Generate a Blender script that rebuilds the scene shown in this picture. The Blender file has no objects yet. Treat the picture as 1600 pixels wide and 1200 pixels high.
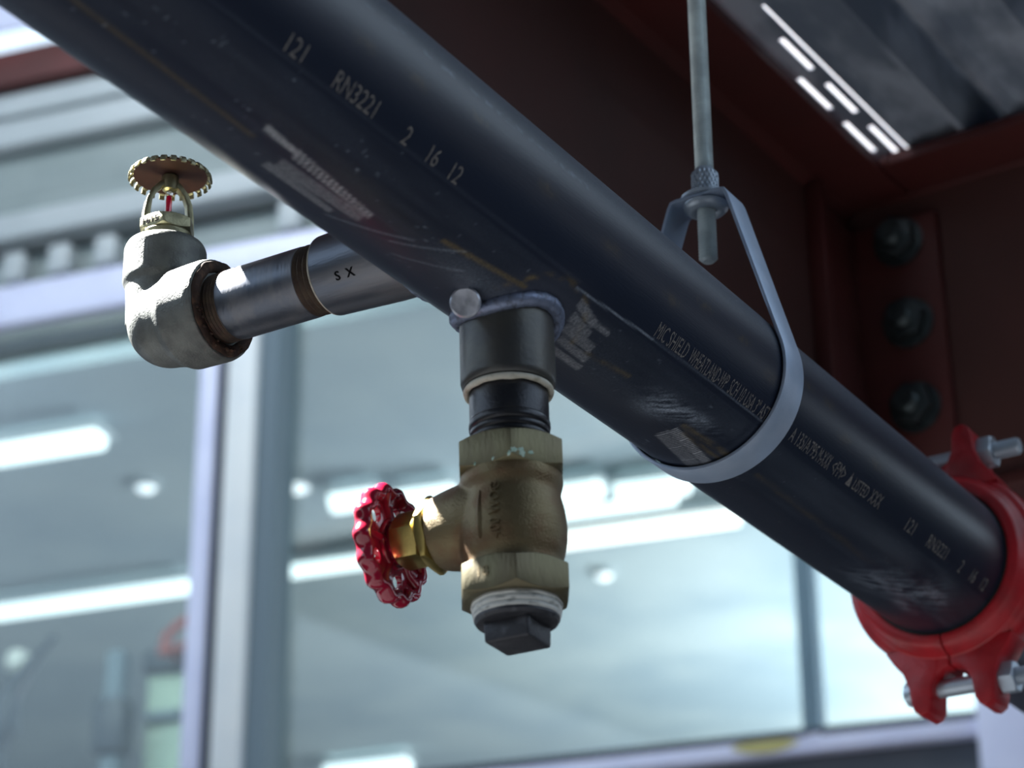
import bpy, bmesh, math, random
import numpy as np
from mathutils import Matrix, Vector
from math import pi, sin, cos, radians, atan2, hypot
random.seed(7); rng = np.random.default_rng(5)
S = bpy.context.scene; COL = S.collection

# ---------------------------------------------------------------- camera
cd = bpy.data.cameras.new('camera'); cam = bpy.data.objects.new('camera', cd); COL.objects.link(cam)
cd.sensor_width = 36; cd.lens = 3750/1600*36; cd.clip_start = .01
P, R = radians(24.9), radians(.4)
fw = Vector((0, cos(P), sin(P))); up0 = Vector((0, -sin(P), cos(P))); rt0 = Vector((1, 0, 0))
rt = rt0*cos(R)-up0*sin(R); up = up0*cos(R)+rt0*sin(R)
cam.matrix_world = Matrix(((rt.x, up.x, -fw.x, 0), (rt.y, up.y, -fw.y, 0), (rt.z, up.z, -fw.z, 1.5), (0, 0, 0, 1)))
cd.dof.use_dof = True; cd.dof.focus_distance = 1.115; cd.dof.aperture_fstop = cd.lens/8.0
S.camera = cam
# ---------------------------------------------------------------- world, sun, exposure
w = bpy.data.worlds.new('sky'); S.world = w; w.use_nodes = True
bg = w.node_tree.nodes['Background']; bg.inputs[0].default_value = (.66, .82, 1, 1); bg.inputs[1].default_value = 1.7
SUN = Vector((-.565, .222, .795)).normalized()
sl = bpy.data.lights.new('sun', 'SUN'); sl.energy = 95; sl.angle = radians(.4); sl.color = (1, .98, .95)
so = bpy.data.objects.new('sun', sl); COL.objects.link(so); so.rotation_euler = SUN.to_track_quat('Z', 'Y').to_euler()
def area(name, loc, target, size, power, color):
    l = bpy.data.lights.new(name, 'AREA'); l.shape = 'RECTANGLE'; l.size, l.size_y = size; l.energy = power; l.color = color
    o = bpy.data.objects.new(name, l); COL.objects.link(o); o.location = loc
    o.rotation_euler = (Vector(loc)-Vector(target)).to_track_quat('Z', 'Y').to_euler(); return o
S.view_settings.view_transform = 'Standard'; S.view_settings.look = 'None'; S.view_settings.gamma = 1
S.view_settings.use_curve_mapping = False; S.view_settings.exposure = 0.0

# ---------------------------------------------------------------- frames
def frame(o, x, y, z=(0, 0, 1)):
    x, y, z = Vector(x).normalized(), Vector(y).normalized(), Vector(z).normalized()
    return Matrix(((x.x, y.x, z.x, o[0]), (x.y, y.y, z.y, o[1]), (x.z, y.z, z.z, o[2]), (0, 0, 0, 1)))
U = Vector((.5232, .8522, 0)).normalized(); V = Vector((-U.y, U.x, 0))
O = Vector((-.002, .9306, 2.0049))
MP = frame(O, U, V)                                        # pipe: x along the pipe, y away to the left, z up
ang = radians(33.3); UB = Vector((sin(ang), cos(ang), 0)); VB = Vector((-UB.y, UB.x, 0))
K = Vector((.2857, 1.7925, 2.3886)); MB_ = frame(K, UB, VB)  # beam
FA = Vector((-sin(radians(70)), cos(radians(70)), 0)); FN = Vector((.34202, .93969, 0))
MF = frame((-.00476, 4.5, 0), FA, FN)                      # facade: x to the left, y into the room behind, z height
ztilt = Vector((-.0225, 0, 1)).normalized()
MV = frame(O+Vector((-.0012, 0, 0)), Vector((1, 0, .0225)), (0, 1, 0), ztilt)  # valve drop, world aligned, a little out of plumb

# ---------------------------------------------------------------- materials
def mat(name, col, rough=.5, metal=0, col2=None, scale=20, thr=(.4, .6), bump=0, bscale=200, coat=0, stretch=(1, 1, 1), rough2=None, spec=.5, detail=6):
    m = bpy.data.materials.new(name); m.use_nodes = True; nt = m.node_tree; b = nt.nodes['Principled BSDF']
    b.inputs['Base Color'].default_value = (*col, 1); b.inputs['Roughness'].default_value = rough; b.inputs['Metallic'].default_value = metal
    b.inputs['Coat Weight'].default_value = coat; b.inputs['Specular IOR Level'].default_value = spec
    tc = nt.nodes.new('ShaderNodeTexCoord'); mp = nt.nodes.new('ShaderNodeMapping'); mp.inputs['Scale'].default_value = stretch
    nt.links.new(tc.outputs['Object'], mp.inputs['Vector'])
    if col2 is not None or rough2 is not None:
        n = nt.nodes.new('ShaderNodeTexNoise'); n.inputs['Scale'].default_value = scale; n.inputs['Detail'].default_value = detail
        nt.links.new(mp.outputs[0], n.inputs['Vector'])
        mr = nt.nodes.new('ShaderNodeMapRange'); mr.inputs['From Min'].default_value, mr.inputs['From Max'].default_value = thr
        nt.links.new(n.outputs['Fac'], mr.inputs['Value'])
        if col2 is not None:
            mx = nt.nodes.new('ShaderNodeMix'); mx.data_type = 'RGBA'; mx.inputs[6].default_value = (*col, 1); mx.inputs[7].default_value = (*col2, 1)
            nt.links.new(mr.outputs[0], mx.inputs[0]); nt.links.new(mx.outputs[2], b.inputs['Base Color'])
        if rough2 is not None:
            mx = nt.nodes.new('ShaderNodeMix'); mx.inputs[2].default_value = rough; mx.inputs[3].default_value = rough2
            nt.links.new(mr.outputs[0], mx.inputs[0]); nt.links.new(mx.outputs[0], b.inputs['Roughness'])
    if bump:
        n2 = nt.nodes.new('ShaderNodeTexNoise'); n2.inputs['Scale'].default_value = bscale; n2.inputs['Detail'].default_value = 4
        nt.links.new(mp.outputs[0], n2.inputs['Vector'])
        bp = nt.nodes.new('ShaderNodeBump'); bp.inputs['Strength'].default_value = bump; bp.inputs['Distance'].default_value = .0006
        nt.links.new(n2.outputs['Fac'], bp.inputs['Height']); nt.links.new(bp.outputs[0], b.inputs['Normal'])
    m.diffuse_color = (*col, 1)
    return m
def emit(name, col, s):
    m = bpy.data.materials.new(name); m.use_nodes = True; b = m.node_tree.nodes['Principled BSDF']
    b.inputs['Base Color'].default_value = (.8, .8, .8, 1); b.inputs['Emission Color'].default_value = (*col, 1); b.inputs['Emission Strength'].default_value = s; return m
M = dict(
 dark_steel=mat('dark_steel', (.028, .03, .037), .3, .5, (.06, .058, .055), 60, (.45, .75), .25, 900, rough2=.45),
 grey_steel=mat('grey_steel', (.11, .125, .155), .34, .75, (.2, .2, .21), 90, (.45, .75), .2, 700, stretch=(1, .15, 1), rough2=.5),
 coupling_steel=mat('coupling_steel', (.085, .085, .078), .34, .5, (.05, .054, .062), 45, (.4, .7), .2, 500, rough2=.42),
 weld=mat('weld_steel', (.20, .24, .35), .4, .6, (.08, .09, .12), 260, (.5, .7), .5, 800, rough2=.5),
 tack=mat('weld_silver', (.55, .58, .66), .35, .6, (.3, .32, .37), 150, (.4, .7), .3, 300),
 rust=mat('rust', (.035, .02, .014), .85, .1, (.11, .06, .035), 260, (.5, .72), .8, 400),
 thread_rust=mat('thread_rust', (.07, .05, .04), .6, .5, (.12, .09, .06), 180, (.4, .7), .4, 600),
 dope=mat('pipe_dope', (.55, .53, .45), .7, 0, (.3, .27, .2), 220, (.5, .75), .8, 500),
 tape=mat('thread_tape', (.58, .6, .58), .45, 0, (.2, .22, .22), 160, (.52, .7), .6, 350, stretch=(1, 1, 4)),
 cast=mat('cast_iron', (.17, .18, .165), .48, .35, (.1, .105, .1), 120, (.35, .7), .5, 900),
 bronze=mat('bronze', (.17, .135, .075), .46, .75, (.15, .09, .05), 70, (.45, .7), .5, 1100, rough2=.55),
 bronze_hex=mat('bronze_hex', (.16, .145, .085), .42, .75, (.12, .1, .065), 70, (.4, .7), .3, 700, stretch=(1, 1, .3)),
 brass=mat('brass', (.48, .38, .13), .3, .95, (.28, .22, .08), 90, (.4, .75), .1, 900),
 sprinkler_brass=mat('sprinkler_brass', (.34, .32, .2), .42, .8, (.2, .19, .12), 150, (.4, .7), .3, 900),
 copper=mat('deflector_copper', (.085, .032, .024), .55, .3, (.06, .026, .02), 90),
 verdigris=mat('verdigris', (.3, .5, .42), .8, 0, (.5, .62, .55), 900),
 red_paint=mat('red_enamel', (.33, .008, .035), .16, 0, (.2, .006, .02), 60, (.4, .7), .15, 300, coat=.6),
 red_clamp=mat('red_coupling_paint', (.42, .012, .02), .38, 0, (.27, .012, .018), 55, (.4, .7), .35, 500),
 zinc=mat('zinc', (.5, .58, .66), .36, .6, (.38, .45, .54), 45, (.35, .7), .15, 700, rough2=.48),
 strap=mat('galvanised_strap', (.34, .43, .57), .45, .35, (.42, .50, .63), 60, (.4, .7), .15, 900),
 rod=mat('rod_zinc', (.74, .84, .86), .4, .25, (.55, .64, .67), 70),
 plug=mat('malleable_plug', (.035, .037, .045), .42, .35, (.09, .095, .11), 170, (.52, .75), .5, 900),
 rubber=mat('rubber', (.02, .02, .02), .6),
 maroon=mat('red_primer', (.105, .022, .02), .5, 0, (.075, .02, .018), 9, (.35, .7), .3, 60, rough2=.6),
 maroon_web=mat('red_primer_web', (.10, .036, .031), .62, 0, (.07, .03, .026), 6, (.35, .7), .2, 60),
 bolt=mat('structural_bolt', (.07, .09, .095), .4, .7, (.04, .05, .055), 90, (.4, .7)),
 deck=mat('galvanised_deck', (.55, .63, .74), .42, .25, (.27, .33, .42), 12, (.42, .6), .3, 30, stretch=(1, 2.2, 1), rough2=.42),
 deck_dark=mat('deck_rib', (.06, .075, .1), .35, .6, (.04, .045, .06), 9),
 alu=mat('anodised_frame', (.72, .77, .97), .4, .1, (.67, .72, .93), 8),
 alu_white=mat('white_mullion', (.80, .86, .86), .45, .0, (.74, .81, .83), 6),
 gasket=mat('gasket', (.025, .035, .055), .6),
 fascia=mat('fascia_grey', (.27, .33, .33), .55, .1, (.24, .30, .30), 5),
 fascia_light=mat('fascia_light', (.46, .52, .54), .5, .1, (.42, .48, .5), 5),
 fascia_dark=mat('fascia_dark', (.04, .055, .05), .6),
 spandrel=mat('spandrel_panel', (.05, .065, .085), .5, 0, (.07, .08, .1), 5),
 ceil=mat('room_ceiling', (.33, .39, .405), .8, 0, (.24, .305, .34), 1.6, (.38, .62), detail=3),
 mullion=mat('blue_grey_mullion', (.46, .58, .68), .6, 0, (.42, .54, .64), 5),
 beam_grey=mat('room_beam', (.14, .2, .24), .7),
 floor=mat('dark_floor', (.011, .012, .014), .9, 0, (.008, .009, .01), 3, (.3, .7)),
 wall=mat('plaster_wall', (.05, .057, .07), .8, 0, (.042, .05, .06), 2),
 green=mat('pale_green_board', (.42, .55, .44), .7, 0, (.36, .5, .42), 4),
 dark_plastic=mat('dark_plastic', (.03, .05, .07), .5),
 red_arm=mat('red_arm_paint', (.3, .05, .035), .5),
 globe=mat('white_globe', (.7, .75, .7), .5),
 yellow=mat('yellow_stain', (.45, .42, .16), .6),
 ink=mat('white_ink', (.17, .16, .15), .6, 0, (.05, .05, .06), 1500, (.48, .62)),
 stamp=mat('stamp_dark', (.004, .004, .005), .9, spec=.1),
 tube_w=emit('tube_white', (.85, 1, 1), 1.9), tube_y=emit('tube_warm', (1, 1, .93), 1.9), spot=emit('spot_white', (.9, .97, 1), 1.5), slot_glow=emit('slot_glow', (.82, .95, 1), 1.3),
)
# glass: thin pane that reflects a little and tints what is behind
def glassmat(name, tint):
    m = bpy.data.materials.new(name); m.use_nodes = True; nt = m.node_tree; nt.nodes.clear()
    o = nt.nodes.new('ShaderNodeOutputMaterial'); t = nt.nodes.new('ShaderNodeBsdfTransparent'); t.inputs[0].default_value = (*tint, 1)
    g = nt.nodes.new('ShaderNodeBsdfGlossy'); g.inputs['Roughness'].default_value = .03; fr = nt.nodes.new('ShaderNodeFresnel'); fr.inputs[0].default_value = 1.5
    mx = nt.nodes.new('ShaderNodeMixShader'); nt.links.new(fr.outputs[0], mx.inputs[0]); nt.links.new(t.outputs[0], mx.inputs[1]); nt.links.new(g.outputs[0], mx.inputs[2]); nt.links.new(mx.outputs[0], o.inputs[0])
    return m
M['glass'] = glassmat('window_glass', (.88, .93, .94))
bulbm = bpy.data.materials.new('red_bulb_liquid'); bulbm.use_nodes = True; b = bulbm.node_tree.nodes['Principled BSDF']
b.inputs['Base Color'].default_value = (.75, .005, .05, 1); b.inputs['Roughness'].default_value = .08; b.inputs['Coat Weight'].default_value = 1; b.inputs['Transmission Weight'].default_value = .35
M['bulb'] = bulbm
clearm = bpy.data.materials.new('clear_bulb_glass'); clearm.use_nodes = True; b = clearm.node_tree.nodes['Principled BSDF']
b.inputs['Base Color'].default_value = (.9, .9, .92, 1); b.inputs['Roughness'].default_value = .05; b.inputs['Transmission Weight'].default_value = .8
M['clear'] = clearm

# ---------------------------------------------------------------- mesh helpers
class B:
    def __init__(s): s.v = []; s.f = []
    def add(s, vs, fs):
        k = len(s.v); s.v += [tuple(p) for p in vs]; s.f += [tuple(i+k for i in f) for f in fs]; return s
    def lathe(s, prof, mtx=None, seg=48, wav=None, caps=True):
        mtx = mtx or Matrix(); vs = []; n = len(prof)
        for i in range(seg):
            a = 2*pi*i/seg
            for r, z in prof:
                rr = r*(1+wav(a)) if wav else r
                vs.append(mtx @ Vector((rr*cos(a), rr*sin(a), z)))
        fs = [(i*n+j, ((i+1) % seg)*n+j, ((i+1) % seg)*n+j+1, i*n+j+1) for i in range(seg) for j in range(n-1)]
        if caps:
            if prof[0][0] > 1e-6: fs.append(tuple(i*n for i in range(seg))[::-1])
            if prof[-1][0] > 1e-6: fs.append(tuple(i*n+n-1 for i in range(seg)))
        return s.add(vs, fs)
    def ring(s, prof, mtx=None, seg=48, a0=0, a1=2*pi):          # closed section (r, z) swept round the axis
        mtx = mtx or Matrix(); n = len(prof); full = abs(a1-a0-2*pi) < 1e-6; k = seg if full else seg+1
        vs = [mtx @ Vector((r*cos(a0+(a1-a0)*i/seg), r*sin(a0+(a1-a0)*i/seg), z)) for i in range(k) for r, z in prof]
        fs = [(i*n+j, ((i+1) % k)*n+j, ((i+1) % k)*n+(j+1) % n, i*n+(j+1) % n) for i in range(seg) for j in range(n)]
        if not full: fs += [tuple(range(n))[::-1], tuple((k-1)*n+j for j in range(n))]
        return s.add(vs, fs)
    def box(s, lo, hi, mtx=None):
        mtx = mtx or Matrix(); x0, y0, z0 = lo; x1, y1, z1 = hi
        vs = [mtx @ Vector(p) for p in ((x0, y0, z0), (x1, y0, z0), (x1, y1, z0), (x0, y1, z0), (x0, y0, z1), (x1, y0, z1), (x1, y1, z1), (x0, y1, z1))]
        return s.add(vs, [(3, 2, 1, 0), (4, 5, 6, 7), (0, 1, 5, 4), (1, 2, 6, 5), (2, 3, 7, 6), (3, 0, 4, 7)])
    def prism(s, poly, z0, z1, mtx=None):
        mtx = mtx or Matrix(); n = len(poly)
        vs = [mtx @ Vector((x, y, z0)) for x, y in poly]+[mtx @ Vector((x, y, z1)) for x, y in poly]
        return s.add(vs, [tuple(range(n))[::-1], tuple(range(n, 2*n))]+[(i, (i+1) % n, n+(i+1) % n, n+i) for i in range(n)])
    def tube(s, pts, r, seg=12):
        pts = [Vector(p) for p in pts]; vs = []; n = len(pts); rad = r if isinstance(r, list) else [r]*n
        for i, p in enumerate(pts):
            t = (pts[min(i+1, n-1)]-pts[max(i-1, 0)]).normalized(); a = t.orthogonal().normalized() if i == 0 else (a-t*a.dot(t)).normalized(); b = t.cross(a)
            vs += [p+(a*cos(2*pi*k/seg)+b*sin(2*pi*k/seg))*rad[i] for k in range(seg)]
        fs = [(i*seg+k, i*seg+(k+1) % seg, (i+1)*seg+(k+1) % seg, (i+1)*seg+k) for i in range(n-1) for k in range(seg)]
        fs += [tuple(range(seg))[::-1], tuple((n-1)*seg+k for k in range(seg))]
        return s.add(vs, fs)
def axm(o, d, roll=0):                                        # matrix whose z runs along d
    d = Vector(d).normalized(); q = d.to_track_quat('Z', 'Y').to_matrix().to_4x4()
    return Matrix.Translation(o) @ q @ Matrix.Rotation(roll, 4, 'Z')
def link(name, me, m, parent=None, mw=None, smooth=35, bevel=0, bseg=2):
    if isinstance(me, B):
        b = me; me = bpy.data.meshes.new(name); me.from_pydata([tuple(p) for p in b.v], [], b.f)
        bm = bmesh.new(); bm.from_mesh(me); bmesh.ops.recalc_face_normals(bm, faces=bm.faces)
        if bevel:
            ed = [e for e in bm.edges if e.is_manifold and e.calc_face_angle(0) > radians(28)]
            bmesh.ops.bevel(bm, geom=ed, offset=bevel, segments=bseg, affect='EDGES', profile=.5, clamp_overlap=True)
        bm.to_mesh(me); bm.free()
    o = bpy.data.objects.new(name, me); COL.objects.link(o)
    if m: me.materials.clear(); me.materials.append(M[m] if isinstance(m, str) else m)
    if smooth:
        me.shade_smooth(); me.set_sharp_from_angle(angle=radians(smooth))
    if parent: o.parent = parent
    elif mw is not None: o.matrix_world = mw
    return o
def empty(name, mw): o = bpy.data.objects.new(name, None); COL.objects.link(o); o.empty_display_size = .02; o.matrix_world = mw; return o
def tag(o, label=None, cat=None, group=None, kind=None):
    for k, v in (('label', label), ('category', cat), ('group', group), ('kind', kind)):
        if v: o[k] = v
    return o
def struct(name, b, m, mw=None, **k): return tag(link(name, b, m, None, mw, **k), kind='structure')
def baked(o):                                                # apply the modifiers of a helper object, give back its mesh
    dg = bpy.context.evaluated_depsgraph_get(); dg.update(); me = bpy.data.meshes.new_from_object(o.evaluated_get(dg)); bpy.data.objects.remove(o); return me
def fused(b, vox=.0008, it=6):                                # weld overlapping solids into one cast skin
    me = bpy.data.meshes.new('t'); me.from_pydata([tuple(p) for p in b.v], [], b.f); bm = bmesh.new(); bm.from_mesh(me); bmesh.ops.recalc_face_normals(bm, faces=bm.faces); bm.to_mesh(me); bm.free()
    o = bpy.data.objects.new('t', me); COL.objects.link(o)
    r = o.modifiers.new('r', 'REMESH'); r.mode = 'VOXEL'; r.voxel_size = vox
    s = o.modifiers.new('s', 'SMOOTH'); s.iterations = it; s.factor = .6
    return baked(o)
def boolean(b, cutters, bevel=0):
    def mk(x):
        me = bpy.data.meshes.new('t'); me.from_pydata([tuple(p) for p in x.v], [], x.f); bm = bmesh.new(); bm.from_mesh(me); bmesh.ops.recalc_face_normals(bm, faces=bm.faces); bm.to_mesh(me); bm.free()
        o = bpy.data.objects.new('t', me); COL.objects.link(o); return o
    o = mk(b); cs = [mk(c) for c in cutters]
    for c in cs: m = o.modifiers.new('b', 'BOOLEAN'); m.operation = 'DIFFERENCE'; m.object = c; m.solver = 'EXACT'
    if bevel: m = o.modifiers.new('v', 'BEVEL'); m.width = bevel; m.segments = 3; m.limit_method = 'ANGLE'; m.angle_limit = radians(40); m.harden_normals = False
    me = baked(o)
    for c in cs: bpy.data.objects.remove(c)
    return me
def text_mesh(txt, height, width=None, extrude=0, bold=0, sub=True):
    c = bpy.data.curves.new('t', 'FONT'); c.body = txt; c.size = 1; c.extrude = extrude; c.offset = bold; c.fill_mode = 'BOTH'; c.resolution_u = 3
    o = bpy.data.objects.new('t', c); COL.objects.link(o); me = baked(o)
    bmt = bmesh.new(); bmt.from_mesh(me); bmesh.ops.triangulate(bmt, faces=bmt.faces)
    for k in range(1, 12): bmesh.ops.bisect_plane(bmt, geom=bmt.verts[:]+bmt.edges[:]+bmt.faces[:], plane_co=(0, k*.08-.12, 0), plane_no=(0, 1, 0))
    bmt.to_mesh(me); bmt.free()
    xs = [v.co.x for v in me.vertices]; ys = [v.co.y for v in me.vertices]; x0, x1, y0, y1 = min(xs), max(xs), min(ys), max(ys)
    sy = height/(y1-y0); sx = (width/(x1-x0)) if width else sy
    for v in me.vertices: v.co.x = (v.co.x-x0)*sx; v.co.y = (v.co.y-y0)*sy
    return me
def hexpts(r, n=6, rot=0): return [(r*cos(rot+2*pi*i/n), r*sin(rot+2*pi*i/n)) for i in range(n)]
def hexnut(ac, h, rot=0, hole=0, cham=.12, both=True):       # chamfered hexagon, z from 0 to h, ac = corner radius
    b = B(); seg = 48; vs = []
    def rad(a): return ac*cos(pi/6)/cos(((a-rot) % (pi/3))-pi/6)
    fl = ac*cos(pi/6); rc = fl*.97
    lev = [(0, 0), (0, 1), (1, 1), (1, 0)]
    zc = lambda rr: max(0, (rr-rc))*.55
    rings = []
    for kind in range(4):
        row = []
        for i in range(seg):
            a = 2*pi*i/seg+rot; rr = rad(a)
            if kind == 0: r_, z = rc, 0
            if kind == 1: r_, z = rr, zc(rr)
            if kind == 2: r_, z = rr, h-(zc(rr) if both else 0)
            if kind == 3: r_, z = (rc if both else rr), h
            row.append((r_*cos(a), r_*sin(a), z))
        rings.append(row)
    hi = [(hole*cos(2*pi*i/seg+rot), hole*sin(2*pi*i/seg+rot)) for i in range(seg)] if hole else None
    vs = [p for r_ in rings for p in r_]; n = seg
    fs = [(k*n+i, k*n+(i+1) % n, (k+1)*n+(i+1) % n, (k+1)*n+i) for k in range(3) for i in range(n)]
    if hole:
        vs += [(x, y, 0) for x, y in hi]+[(x, y, h) for x, y in hi]
        fs += [(4*n+i, 4*n+(i+1) % n, (i+1) % n, i) for i in range(n)]+[(3*n+i, 3*n+(i+1) % n, 5*n+(i+1) % n, 5*n+i) for i in range(n)]+[(5*n+i, 5*n+(i+1) % n, 4*n+(i+1) % n, 4*n+i) for i in range(n)]
    else: fs += [tuple(range(n))[::-1], tuple(range(3*n, 4*n))]
    return vs, fs
def addm(b, vf, mtx): return b.add([mtx @ Vector(p) for p in vf[0]], vf[1])
def threads(r, z0, z1, pitch=.0018, depth=.0009, taper=0):
    n = int(abs(z1-z0)/pitch); p = []
    for i in range(n):
        z = z0+(z1-z0)*i/n; q = (z1-z0)/n; rr = r-taper*i/n
        p += [(rr-depth, z), (rr, z+q*.5)]
    return p+[(r-depth-taper, z1)]

# ================================================================ SETTING
BX = lambda lo, hi: B().box(lo, hi)
struct('floor', BX((-9, -6, -.1), (9, 5.2, 0)), 'floor')
struct('wall_right', BX((4.4, -6, 0), (4.6, 9, 3.2)), 'wall')
struct('wall_back', BX((-6, -5.2, 0), (4.4, -5, 6)), 'wall')
struct('wall_left', BX((-6.2, -5.2, 0), (-6, 9, 3.2)), 'wall')
struct('ceiling_hall_left', BX((-6.2, 3.3, 6), (-1.3, 5.6, 6.1)), 'wall')
struct('ceiling_hall', BX((-1.3, -.2, 6), (1.9, 5.6, 6.1)), 'wall')
struct('ceiling_hall_front', BX((-6.2, -5.2, 6), (4.6, -.2, 6.1)), 'wall')
# facade ---------------------------------------------------------
L, RR_ = 3.2, -1.9
struct('wall_front', BX((RR_, 0, 0), (L, .14, 2.66)), 'wall', MF)
t = struct('trim_1', BX((RR_, -.03, 3.925), (L, .005, 4.025)), 'alu', MF, bevel=.004)
struct('trim_2', BX((-.9, -.02, 2.739), (L, .1, 2.7685)), 'alu', MF, bevel=.003)
link('paint_smear', B().lathe([(1, -.0005), (.8, -.0012), (0, -.0015)], Matrix.Translation((-.505, -.021, 2.757)) @ Matrix(((.062, 0, 0, 0), (0, 0, 1, 0), (0, .012, 0, 0), (0, 0, 0, 1))), 28, wav=lambda a: .1*sin(3*a)), 'yellow', bpy.data.objects['trim_2'])
struct('trim_3', BX((-.9, .0, 2.7685), (L, .1, 2.7895)), 'gasket', MF)
struct('trim_4', BX((-.9, .01, 2.5), (L, .09, 2.739)), 'spandrel', MF)
struct('trim_5', BX((-1.12, -.06, 2.3), (-.903, .1, 4.1)), 'alu', MF, bevel=.004)
struct('trim_6', BX((.665, -.03, 2.7895), (.706, .1, 3.925)), 'alu', MF, bevel=.004)
struct('trim_7', BX((.643, -.015, 2.7895), (.665, .1, 3.925)), 'gasket', MF)
struct('trim_8', BX((.576, -.02, 2.7895), (.643, .1, 3.925)), 'alu_white', MF, bevel=.004)
struct('trim_9', BX((.532, .0, 2.7895), (.576, .1, 3.925)), 'beam_grey', MF)
# stacked mouldings of the roller-door hood above the transom
for i, (z0, z1, y, m) in enumerate([(4.025, 4.038, .0, 'fascia_dark'), (4.038, 4.126, .03, 'fascia'), (4.126, 4.150, .05, 'fascia_dark'), (4.150, 4.215, -.03, 'fascia_light'), (4.215, 4.25, -.02, 'fascia'),
        (4.25, 4.388, -.01, 'fascia'), (4.388, 4.456, -.05, 'fascia_light'), (4.456, 4.487, .05, 'fascia_dark'), (4.487, 4.542, -.03, 'fascia_light'), (4.542, 4.570, .0, 'fascia')]):
    struct('trim_%d' % (10+i), BX((RR_, y, z0), (L, .16, z1)), m, MF, bevel=.002)
struct('trim_20', BX((RR_, -.04, 4.57), (L, .04, 4.665)), 'maroon', MF, bevel=.003)
struct('trim_21', BX((RR_, -.01, 4.752), (L, .004, 4.95)), 'alu', MF, bevel=.003)
# hangers and clips seen as soft blobs under the hood
for a_ in (1.22, 1.10, .98, .84, .52, .36):
    struct('trim_22', BX((a_-.035, -.02, 4.045), (a_+.02, .03, 4.118)), 'fascia_light', MF, bevel=.008)
struct('trim_23', B().tube([(-.58, -.055, 2.752), (-.60, -.062, 2.755), (-.62, -.058, 2.757)], .004), 'alu', MF)
# panes
for i, (a0, a1) in enumerate([(.706, L), (-.903, .532)]):
    win = struct('window_%d' % (i+1), BX((a0, .05, 3.895), (a1, .09, 3.925)), 'fascia', MF)
    g = link('pane', BX((a0, .062, 2.7895), (a1, .068, 3.895)), 'glass', win)
# room behind the glass
H = 4.6
struct('ceiling', BX((-5, .15, H), (6.5, 9, H+.1)), 'ceil', MF)
struct('wall_rear', BX((-5, 8.2, 2.4), (6.5, 8.3, H)), 'ceil', MF)
struct('wall_side', BX((6.4, .15, 2.4), (6.5, 8.2, H)), 'ceil', MF)
struct('floor_upper', BX((-5, .15, 2.3), (6.5, 8.3, 2.4)), 'floor', MF)
struct('trim_24', BX((-.518, .4, 2.4), (-.482, .46, H)), 'mullion', MF)
for i, yy in enumerate((1.35,)):
    struct('trim_%d' % (26+i), BX((-5, yy, H-.06), (6.4, yy+.07, H)), 'ceil', MF)
def fixture(a0, a1, y, wd, m, label, hz=H-.05):
    t = empty('fluorescent_light', MF @ Matrix.Translation(((a0+a1)/2, y, hz)))
    n = (a1-a0)/2
    link('housing', BX((-n-.02, -wd*.8, 0), (n+.02, wd*.8, .018)), 'fascia_light', t, bevel=.004)
    link('tube', B().tube([(-n, 0, -.012), (n, 0, -.012)], wd/2, 10), m, t)
    return tag(t, label, 'light', 'strip lights of the room behind the glass')
fixture(2.04, 3.3, 1.83, .085, 'tube_w', 'long white strip light high behind the left pane')
fixture(2.40, 3.6, 3.14, .07, 'tube_w', 'long white strip light low behind the left pane, ending at the lavender post')
fixture(1.36, 2.22, 3.14, .055, 'tube_w', 'dim white strip light between the posts and the red handwheel')
fixture(.34, 1.02, 3.19, .075, 'tube_y', 'warm white strip light just right of the brass valve')
fixture(.50, .96, 2.98, .04, 'tube_w', 'thin pale strip light above the warm one right of the valve')
fixture(2.55, 2.95, 5.6, .10, 'tube_w', 'far white strip light at the foot of the glass below the valve')
for i, (a0, a1, y, lab) in enumerate([(1.42, 1.58, 2.59, 'short white strip light left of the handwheel top'), (1.17, 1.36, 2.65, 'white strip light directly left of the valve top'),
        (.70, .86, 2.79, 'short white strip light directly right of the valve'), (.42, .66, 2.85, 'short white strip light under the hanger strap')]):
    fixture(a0, a1, y, .08, 'tube_w', lab)
for a_, y, r_, lab in [(1.69, 2.53, .045, 'round white downlight left of the row of strip lights'), (2.16, 2.35, .035, 'round white downlight behind the left pane'), (.99, 3.71, .03, 'small round white downlight right of the valve')]:
    t = empty('downlight', MF @ Matrix.Translation((a_, y, H-.02)))
    link('trim_ring', B().ring([(r_, 0), (r_+.012, 0), (r_+.012, .02), (r_, .02)], seg=24), 'fascia_light', t)
    link('lens', B().lathe([(r_, .004), (r_*.7, -.008), (0, -.014)], seg=24), 'spot', t); tag(t, lab, 'light')
area('added_fill_right', MF @ Vector((-1.3, 4.5, 2.6)), MF @ Vector((-1.3, 4.0, 4.6)), (3.0, 4.5), 720, (.95, .98, 1))  # added uplight hidden below the sill, brightens the right part of the ceiling
area('added_fill_left', MF @ Vector((3.2, 4.0, 2.6)), MF @ Vector((3.2, 3.5, 4.6)), (3, 4.5), 8, (.8, .95, 1))  # added uplight out of view, lifts the left part of the ceiling
area('added_fill_near_glass', MF @ Vector((2.0, .45, 4.5)), MF @ Vector((2.0, 2.4, 3.4)), (2.0, .15), 32, (.9, 1, .97))  # unseen lamp added to brighten the fronts of the things behind the pane
area('added_fill_facade', MF @ Vector((.1, -1.5, 5.2)), MF @ Vector((0, 0, 3.2)), (2.8, .3), 34, (.93, .96, 1))  # lamp added above the view to brighten the facade frames, sill and post
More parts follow.
